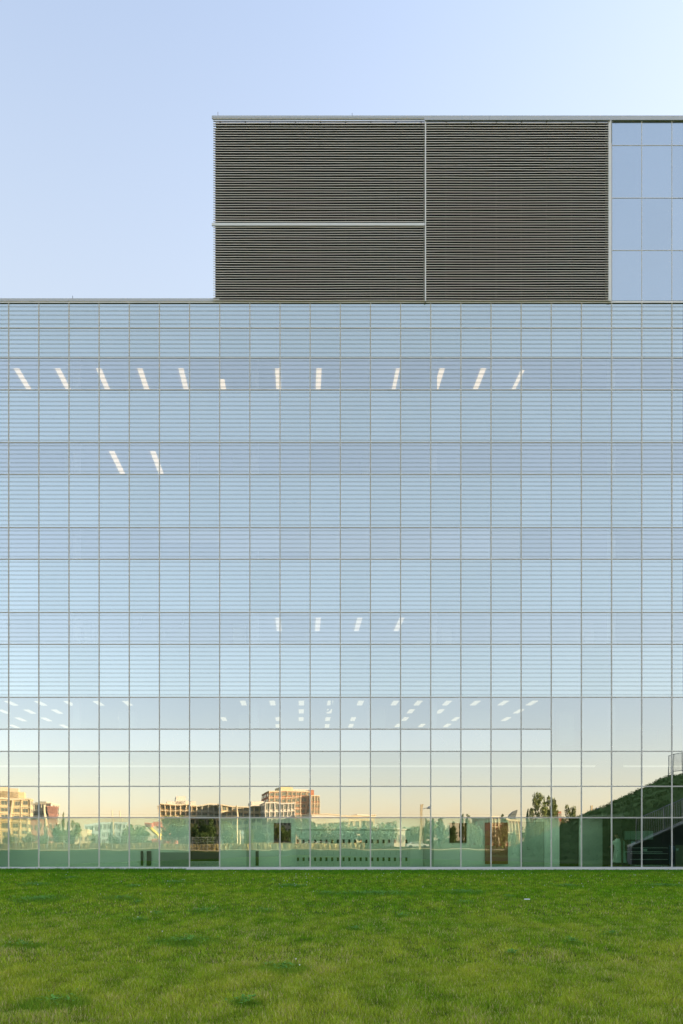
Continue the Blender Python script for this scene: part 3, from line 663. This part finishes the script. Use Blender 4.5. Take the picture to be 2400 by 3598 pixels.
# rear wood closing the horizon
V=[]
for i in range(60):
    x=-420+840*i/59+random.uniform(-6,6); dd_=RY(540)+random.uniform(-15,15); h=random.uniform(8,15)
    V.append(leaf_cloud([(x+random.uniform(-6,6),dd_,h*random.uniform(.3,.8),random.uniform(4,7)) for _ in range(5)],420,1.1,100+i))
o=link('far_woods',quadmesh('far_woods',np.concatenate(V),M['leafB'])); tag(o,'far belt of woodland closing the horizon in the reflection','woodland',kind='stuff')

# dry grass strip and chain link fence
n=26000; x=rng.uniform(-75,12,n); y=rng.uniform(-93.5,-91.2,n); h=rng.uniform(.5,1.15,n); t=rng.uniform(0,np.pi,n); w=.05
V=np.stack([np.stack([x-np.cos(t)*w,y-np.sin(t)*w,0*x],1),np.stack([x+np.cos(t)*w,y+np.sin(t)*w,0*x],1),np.stack([x+rng.normal(0,.15,n)+.01,y,h],1),np.stack([x+rng.normal(0,.15,n)-.01,y,h],1)],1).reshape(-1,3)
o=link('dry_grass',quadmesh('dry_grass',V,M['dry'])); tag(o,'band of tall dry golden grass along the fence','grass',kind='stuff')
fe=empty('chain_link_fence',(RX(200,127),RY(127),0),'grey chain link fence along the far edge of the lawn','fence')
xa,xb=RX(-60,127)-fe.location.x,RX(780,127)-fe.location.x
mesh=MB(); x=xa
while x<xb: mesh.box(x-.012,x+.012,-.006,.006,.08,2.3); x+=.28
for z in (.15,.6,1.05,1.5,1.95): mesh.box(xa,xb,-.008,-.0065,z-.012,z+.012)
o=mesh.build('wire_mesh',M['steel'],fe); o['kind']='stuff'
x=xa; pm=MB().box(-.04,.04,.01,.07,0,2.5).mesh('fence_post',M['steel'])
while x<xb: link('fence_post',pm,fe,(x,0,0)); x+=3.0
MB().box(xa,xb,.01,.05,2.31,2.37).build('top_rail',M['steel'],fe)

# utility poles and lamps
def pole(px,ptop,d,label,r=.13,arm=True,pb=None):
    x=RX(px,d); h=RZ(ptop,d); e=empty('utility_pole',(x,RY(d),0),label,'pole','timber poles along the street')
    MB().tube([(0,0,0),(.05,0,h*.5),(0,0,h)],[r*1.7,r*1.5,r*1.3],8).build('shaft',M['pole'],e)
    if arm: MB().box(-1.0,1.0,-.06,.06,h-.8,h-.5).build('crossarm',M['pole'],e)
pole(159,2829,140,'tall timber utility pole in front of the pink warehouse',.18,False); pole(135,2862,138,'shorter timber pole left of the tall one by the warehouse',.14,False)
pole(833,2828,140,'tall timber utility pole left of the crossing sign'); pole(845,2912,136,'short timber post next to the tall pole by the crossing sign',.13,False)
pole(400,2852,260,'left mast behind the clinic roof',.12,False); pole(428,2852,262,'right mast behind the clinic roof',.12,False)
def lamppost(px,ptop,d,label,zb=0):
    x=RX(px,d); h=RZ(ptop,d)-zb; e=empty('street_lamp',(x,RY(d),zb),label,'street lamp','street lamps beyond the lawn')
    MB().box(-.17,.17,-.14,.14,0,h).build('post',M['pole'],e)
    MB().tube([(.17,0,h-.75),(.8,0,h-.7)],.05,8).build('arm',M['steel'],e)
    MB().tube([(1.2,0,h-.85),(1.2,0,h-.72),(1.2,0,h-.55),(1.2,0,h-.42)],[.48,.46,.32,.06],14).build('lamp_head',M['steel'],e,True)
lamppost(1478,2828,116,'timber street lamp with dome head standing clear on the lawn edge'); lamppost(2082,2828,118,'street lamp with dome head half hidden behind the grassy bank')
# crossing sign
e=empty('crossing_sign',(RX(857,128),RY(128),0),'back of a diamond road sign with a small plate below','sign')
d=128; MB().tube([(0,0,0),(0,0,RZ(2912,d))],.04,6).build('post',M['steel'],e)
cz=RZ(2924,d); MB().prism([(0,cz-.62),(.42,cz),(0,cz+.62),(-.42,cz)],'y',.05,.08).build('diamond_plate',M['palebl'],e)
MB().box(-.3,.3,.05,.08,cz-1.25,cz-.7).build('lower_plate',M['grey'],e)
# boom lifts
def boom(px,pts,d,label,col,bx):
    P=[(RX(a,d)-RX(px,d),0,RZ(b_,d)) for a,b_ in pts]; e=empty('boom_lift',(RX(px,d),RY(d),0),label,'boom lift','boom lifts on the building site')
    MB().tube(P,[.55,.50,.42,.36][:len(P)] if len(P)<=4 else .2,6).build('boom',M[col],e)
    x0,x1=[RX(a,d)-RX(px,d) for a in bx]
    MB().box(x0,x1,-1.1,1.1,.7,2.0).build('turret',M['redpaint'],e)
    wm=MB().tube([(0,-.3,0),(0,.3,0)],.5,14).mesh('wheel',M['blackp'])
    for xx in (x0+.4,x1-.4):
        for yy in (-.95,.95): link('wheel',wm,e,(xx,yy,.5))
    p=P[0]; MB().box(p[0]-.9,p[0]+.9,-.5,.5,p[2]-.15,p[2]+.9).build('basket',M['redpaint'],e)
boom(585,[(556,2900),(572,2910),(594,2928),(622,2958)],170,'faded red boom lift with its long arm raised to the left','redpaint',(585,625))
boom(545,[(528,2904),(540,2917),(558,2934),(560,2950)],172,'yellow boom lift with folded arm left of the red one','yelpaint',(540,582))
# parked cars: bodies with cabin
car0=None
def car(px,d,label,m):
    e=empty('parked_car',(RX(px,d),RY(d),.02),label,'car','cars parked along the street')
    MB().prism([(-2.2,.35),(2.2,.35),(2.25,.75),(1.3,.92),(.75,1.42),(-1.1,1.42),(-1.75,.95),(-2.25,.85)],'y',-.85,.85).build('body',m,e)
    MB().prism([(1.15,.95),(.7,1.36),(-1.0,1.36),(-1.5,.97)],'y',-.86,.86).build('side_window',M['wglass'],e)
    wm=MB().tube([(0,-.1,0),(0,.1,0)],.33,14).mesh('wheel',M['blackp'])
    for xx in (-1.4,1.4):
        for yy in (-.8,.8): link('wheel',wm,e,(xx,yy,.33))
cw=mat('white_car_paint',(.75,.74,.7),.3)
car(1468,135.5,'white car parked behind the street lamp foot',cw); car(1095,134.5,'white car mirrored in front of the lockers, left',cw); car(1140,135,'white car mirrored in front of the lockers, right',mat('silver_car_paint',(.5,.5,.5),.3)); car(1010,136,'dark car parked under the balcony blocks',mat('dark_car_paint',(.08,.08,.09),.3))

# grassy bank with retaining wall and stair on the right (mirrored, just right of the frame)
def bp(px,py,d): return (RX(px,d),RY(d),RZ(py,d))
bank=MB()
nx,ny=70,26; bx0,bx1=12.0,75.0
def sm(a,b,t): t=max(0,min(1,(t-a)/(b-a))); return t*t*(3-2*t)
def bank_h(x,y):                                # y = distance from facade
    xx=x-18.9
    if xx<=0: return 0
    h=.46*xx if xx<16.6 else 7.64+.10*min(xx-16.6,20)
    h-=.25*math.exp(-xx*.9)*min(1,xx)
    return h*(.30+.70*sm(9.4,21,y))*(1-sm(30,38,y))*sm(9.0,9.5,y)
ys=[9.0,9.25]+[9.5+i*.85 for i in range(35)]; ny=len(ys); nx=90
for j,y in enumerate(ys):
    for i in range(nx):
        x=bx0+(bx1-bx0)*(i/(nx-1))**1.5
        h=bank_h(x,y)
        if h>0.3: h+=.10*math.sin(x*2.1+y)+.06*math.sin(x*5.3-y*2)+random.uniform(-.05,.05)
        bank.v.append((x,-y,h-.03))
for j in range(ny-1):
    for i in range(nx-1):
        a=j*nx+i; bank.f.append((a,a+nx,a+nx+1,a+1)); bank.m.append(0)
bo=struct('hill',bank,M['bank']); smoothen(bo)
# tufts on the bank
pts=[]
for _ in range(16000):
    y=9.6+random.random()*24; x=random.uniform(19,44); h=bank_h(x,y)
    if h>.15: pts.append((x,-y,h,random.uniform(.06,.22)))
V=leaf_cloud([(p[0],p[1],p[2]+.02,p[3]) for p in pts],70000,.055,77)
o=link('bank_grass',quadmesh('bank_grass',V,M['tuft'])); tag(o,'rough dark grass tufts covering the steep bank','grass',kind='stuff')
# retaining wall face along y=-8.6 with sloping top
dW=D+8.6
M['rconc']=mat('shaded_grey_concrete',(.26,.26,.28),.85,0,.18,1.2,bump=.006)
top=[(2222,2976),(2228,2973),(2270,2955),(2333,2926),(2400,2898),(2480,2862),(2700,2770)]
ol=[(RX(2222,dW),-.1)]+[(RX(a,dW),RZ(b_,dW)) for a,b_ in top]+[(RX(2700,dW),-.1)]
rw=MB().prism(ol,'y',-9.3,-8.6).build('retaining_wall',M['rconc']); tag(rw,'grey concrete retaining wall with sloping top beside the stair','wall')
cap=MB()
for (a,b_),(c,d_) in zip(top[:-1],top[1:]):
    xa,za,xb,zb=RX(a,dW),RZ(b_,dW),RX(c,dW),RZ(d_,dW)
    q=len(cap.v); cap.v+=[(xa,-9.34,za),(xa,-8.56,za),(xb,-8.56,zb),(xb,-9.34,zb),(xa,-9.34,za+.09),(xa,-8.56,za+.09),(xb,-8.56,zb+.09),(xb,-9.34,zb+.09)]
    cap.f+=[tuple(q+i for i in f) for f in ((0,1,2,3),(4,7,6,5),(0,4,5,1),(1,5,6,2),(2,6,7,3),(3,7,4,0))]; cap.m+=[0]*6
cap.build('coping',M['concrete'],rw)
def railing(label,pairs,d,base,name='stair_railing'):
    """pairs: (px, py top, py bottom) along the run"""
    e=empty(name,(RX(pairs[0][0],d),RY(d),RZ(pairs[0][2],d)),label,'railing'); o0=e.location
    Q=[((RX(a,d)-o0.x,0,RZ(b_,d)-o0.z),(RX(a,d)-o0.x,0,RZ(c,d)-o0.z)) for a,b_,c in pairs]
    MB().tube([q[0] for q in Q],.03,8).build('top_rail',M['steel'],e); MB().tube([q[1] for q in Q],.025,8).build('bottom_rail',M['steel'],e)
    pm=MB().box(-.011,.011,-.011,.011,0,1).mesh('baluster',M['steel'])
    for (t0,b0),(t1,b1) in zip(Q[:-1],Q[1:]):
        L=abs(t1[0]-t0[0]); n=max(1,int(L/.11))
        for i in range(n):
            f=i/n; x=t0[0]+(t1[0]-t0[0])*f; zt=t0[2]+(t1[2]-t0[2])*f; zb=b0[2]+(b1[2]-b0[2])*f
            o=link('baluster',pm,e,(x,0,zb)); o.scale=(1,1,zt-zb)
    for (a,b_,c) in pairs:
        x=RX(a,d)-o0.x; MB().box(x-.03,x+.03,-.03,.03,RZ(c,d)-o0.z-base,RZ(b_,d)-o0.z+.04).build('post',M['steel'],e)
railing('steel stair railing climbing above the sloping concrete wall',[(2237,2876,2959),(2258,2871,2949),(2334,2836,2914),(2400,2806,2890),(2480,2770,2852)],D+8.95,.25)
railing('steel guard railing on top of the grassy bank',[(2350,2656,2722),(2366,2650,2714),(2400,2645,2708),(2470,2640,2700)],D+29.5,.6,'guard_railing')

# ================================================================ LAWN
CL=[(126,3111,130,9),(138,3163,190,22),(482,3176,45,10),(612,3103,110,6),(421,3160,150,12),(712,3205,130,12),(490,3239,55,9),(650,3314,250,34),(84,3329,150,18),(995,3413,180,40),(191,3535,240,50),(1148,3143,80,12),(1025,3116,120,9),
    (1322,3143,320,14),(1628,3138,170,12),(1414,3223,60,12),(2011,3318,70,22),(1996,3116,110,8),(2333,3115,170,9),(1632,3176,90,8),(550,3219,40,6),(470,3118,60,9),(930,3205,90,8),(250,3087,50,6),(860,3534,110,25),(1250,3272,50,8),(2150,3290,90,8),(1800,3360,60,10),(1790,3155,50,6)]
def gpos(px,py): d=FP*EYE/(py-2955); return RX(px,d), -D+d, d
patches=[]
for (px,py,w,h) in CL:
    x,y,d=gpos(px,py); d2=FP*EYE/(py-2955-h/2)-FP*EYE/(py-2955+h/2); patches.append((x,y,w*d/FP/2,max(.12,d2/2)))
def fbm(x,y,sc,seed,oct=4):
    v=0; a=1; tot=0; r=np.random.default_rng(seed)
    for o_ in range(oct):
        for _ in range(3):
            th=r.uniform(0,6.28); k=sc*(2**o_)*r.uniform(.6,1.4); v=v+a*np.sin((x*np.cos(th)+y*np.sin(th))*k+r.uniform(0,6.28)+1.3*np.sin((x*np.sin(th)-y*np.cos(th))*k*.7+r.uniform(0,6.28))); tot+=a
        a*=.6
    return v/tot
zones=[(4.8,8.5,270000,.0050,.046),(8.5,14,220000,.0065,.046),(14,23,170000,.011,.05),(23,34.6,130000,.018,.055),(34.6,36.08,26000,.02,.11)]
VV=[];CC=[]
for (d0,d1,n,bw,bh) in zones:
    d=np.sqrt(rng.uniform(d0**2,d1**2,n)); xl=-(1050+260)/2400; xr=(1350+260)/2400
    x=d*rng.uniform(xl,xr,n); y=-D+d
    inp=np.zeros(n)
    for (cx,cy,ra_,rb) in patches:
        q=((x-cx)/ra_)**2+((y-cy)/rb)**2; inp=np.maximum(inp,np.clip(1.6-q,0,1)*(rng.random(n)<.85))
    g=fbm(x,y,.55,3)*.6+fbm(x,y,2.2,5,3)*.6
    g2=fbm(x,y,1.3,11,4); g3=fbm(x,y,7,13,3)
    near=np.clip((20-d)/14,0,1)
    straw=np.clip(.03+.09*near+near*.6*np.clip(g2+.35*g3-.12,0,1),0.02,.6)
    clump=g3
    H=bh*(np.where(x>-5.9,.45,1.0) if d0>34 else 1)*(1+.6*clump+.1*g2)*rng.uniform(.5,1.35,n)*(1+.2*inp); W=bw*rng.uniform(.7,1.3,n)
    th=rng.uniform(0,2*np.pi,n); le=rng.uniform(.1,1.0,n)*H; la=th+np.pi/2+rng.normal(0,.6,n)
    ux,uy=np.cos(th)*W/2,np.sin(th)*W/2; lx,ly=np.cos(la)*le,np.sin(la)*le
    z=0*x
    V=np.stack([np.stack([x-ux,y-uy,z],1),np.stack([x+ux,y+uy,z],1),np.stack([x+ux*.7+lx*.45,y+uy*.7+ly*.45,H*.62],1),np.stack([x-ux*.7+lx*.45,y-uy*.7+ly*.45,H*.62],1),np.stack([x+lx,y+ly,H],1)],1)
    iss=(rng.random(n)<straw)&(inp<.5)
    gr=np.stack([.15+.03*g,.35+.04*g,.013+0*g],1)*(rng.uniform(.5,1.5,n)*(1+.5*g3))[:,None]
    yel=np.array([.54,.58,.06])*rng.uniform(.6,1.35,n)[:,None]; f=np.clip(.12+.42*near+.55*g+.3*g3+.15*rng.normal(size=n),0,1)[:,None]
    c=gr*(1-f)+yel*f
    ip=np.clip(inp*1.1,0,1)[:,None]*.55
    c=c*(1-ip)+np.array([.10,.28,.03])*rng.uniform(.65,1.35,n)[:,None]*ip
    c=np.where(iss[:,None],np.array([.80,.66,.28])*rng.uniform(.45,1.15,n)[:,None],c)
    # the strip under the wall: its deeper green is the building's shade put into the colour
    s=(np.clip((d-30.5+1.6*g2)/4,0,1)*.8)[:,None]; c=c*(1-s)+np.array([.06,.24,.015])*rng.uniform(.6,1.3,n)[:,None]*s
    c=np.clip(c,.005,.8)
    VV.append(V.reshape(-1,3)); CC.append(np.repeat(c,5,axis=0))
V=np.concatenate(VV); Cc=np.concatenate(CC); nb=len(V)//5
me=bpy.data.meshes.new('grass'); me.vertices.add(len(V)); me.vertices.foreach_set('co',V.astype('f').ravel())
base=np.arange(nb,dtype='i')*5
li=np.stack([base,base+1,base+2,base+3,base+3,base+2,base+4],1).ravel().astype('i')
ls=np.stack([np.arange(nb)*7,np.arange(nb)*7+4],1).ravel().astype('i')
me.loops.add(nb*7); me.loops.foreach_set('vertex_index',li); me.polygons.add(nb*2); me.polygons.foreach_set('loop_start',ls)
me.update(calc_edges=True)
at=me.color_attributes.new('blade','FLOAT_COLOR','POINT'); at.data.foreach_set('color',np.concatenate([Cc,np.ones((len(Cc),1))],1).astype('f').ravel())
gmt=bpy.data.materials.new('grass_blade'); gmt.use_nodes=True; nt=gmt.node_tree; nt.nodes.clear()
a=nt.nodes.new('ShaderNodeAttribute'); a.attribute_name='blade'; df=nt.nodes.new('ShaderNodeBsdfDiffuse'); tl=nt.nodes.new('ShaderNodeBsdfTranslucent'); mx=nt.nodes.new('ShaderNodeMixShader'); mx.inputs[0].default_value=.2; ou=nt.nodes.new('ShaderNodeOutputMaterial')
nt.links.new(a.outputs[0],df.inputs[0]); nt.links.new(a.outputs[0],tl.inputs[0]); nt.links.new(df.outputs[0],mx.inputs[1]); nt.links.new(tl.outputs[0],mx.inputs[2]); nt.links.new(mx.outputs[0],ou.inputs[0])
me.materials.append(gmt); go=link('grass',me); tag(go,'uneven mown lawn of green and straw coloured blades in front of the glass','grass',kind='stuff')
# clover leaves and white flower heads
pts=[]
for (cx,cy,ra_,rb) in patches:
    n=int(min(1500,max(60,ra_*rb*700)))
    a=rng.uniform(0,6.28,n); r_=np.abs(rng.normal(0,.55,n)); px_=cx+np.cos(a)*r_*ra_; py_=cy+np.sin(a)*r_*rb
    pts.append(np.stack([px_,py_,rng.uniform(.05,.10,n)],1))
P=np.concatenate(pts); n=len(P); dist=(P[:,1]+D); s=(.011+dist*.0006)[:,None]
a=rng.normal(size=(n,3))*[1,1,.35]; a/=np.linalg.norm(a,axis=1)[:,None]; b_=np.cross(a,[0,0,1]); b_/=np.linalg.norm(b_,axis=1)[:,None]
V=np.stack([P-a*s,P+b_*s,P+a*s,P-b_*s],1).reshape(-1,3)
cm=mat('clover_leaf',(.10,.27,.035),.7,spec=.15,col2=(.18,.40,.07),scale=8)
o=link('clover',quadmesh('clover',V,cm)); tag(o,'dark green clover patches scattered over the lawn','clover',kind='stuff')
fl=[]
for (px,py,w,h) in CL[:24]:
    for _ in range(random.choice([0,0,1,2])): fl.append(gpos(px+random.uniform(-.6,.6)*w,py+random.uniform(-.7,.5)*h))
for _ in range(30): fl.append(gpos(random.uniform(20,2380),3070+random.random()**1.6*60))
for _ in range(16): fl.append(gpos(random.uniform(980,1110),3078+random.random()*45))
for _ in range(16): fl.append(gpos(random.uniform(1300,2380),3066+random.random()*22))
mb=MB()
for (x,y,d) in fl:
    r_=.007+d*.00018; mb.tube([(x,y,.085),(x,y,.085+r_),(x,y,.085+2*r_)],[r_*.6,r_,r_*.4],6)
o=mb.build('clover_flowers',M['white']); tag(o,'small white clover flower heads dotted over the lawn','flowers',kind='stuff')
x,y,d=gpos(1852,3171); o=MB().prism([(-.06,-.03),(.06,-.04),(.07,.03),(-.01,.05),(-.07,.02)],'z',.05,.075).build('paper_scrap',M['white']); o.location=(x,y,.02); tag(o,'crumpled white paper scrap lying on the lawn','litter')
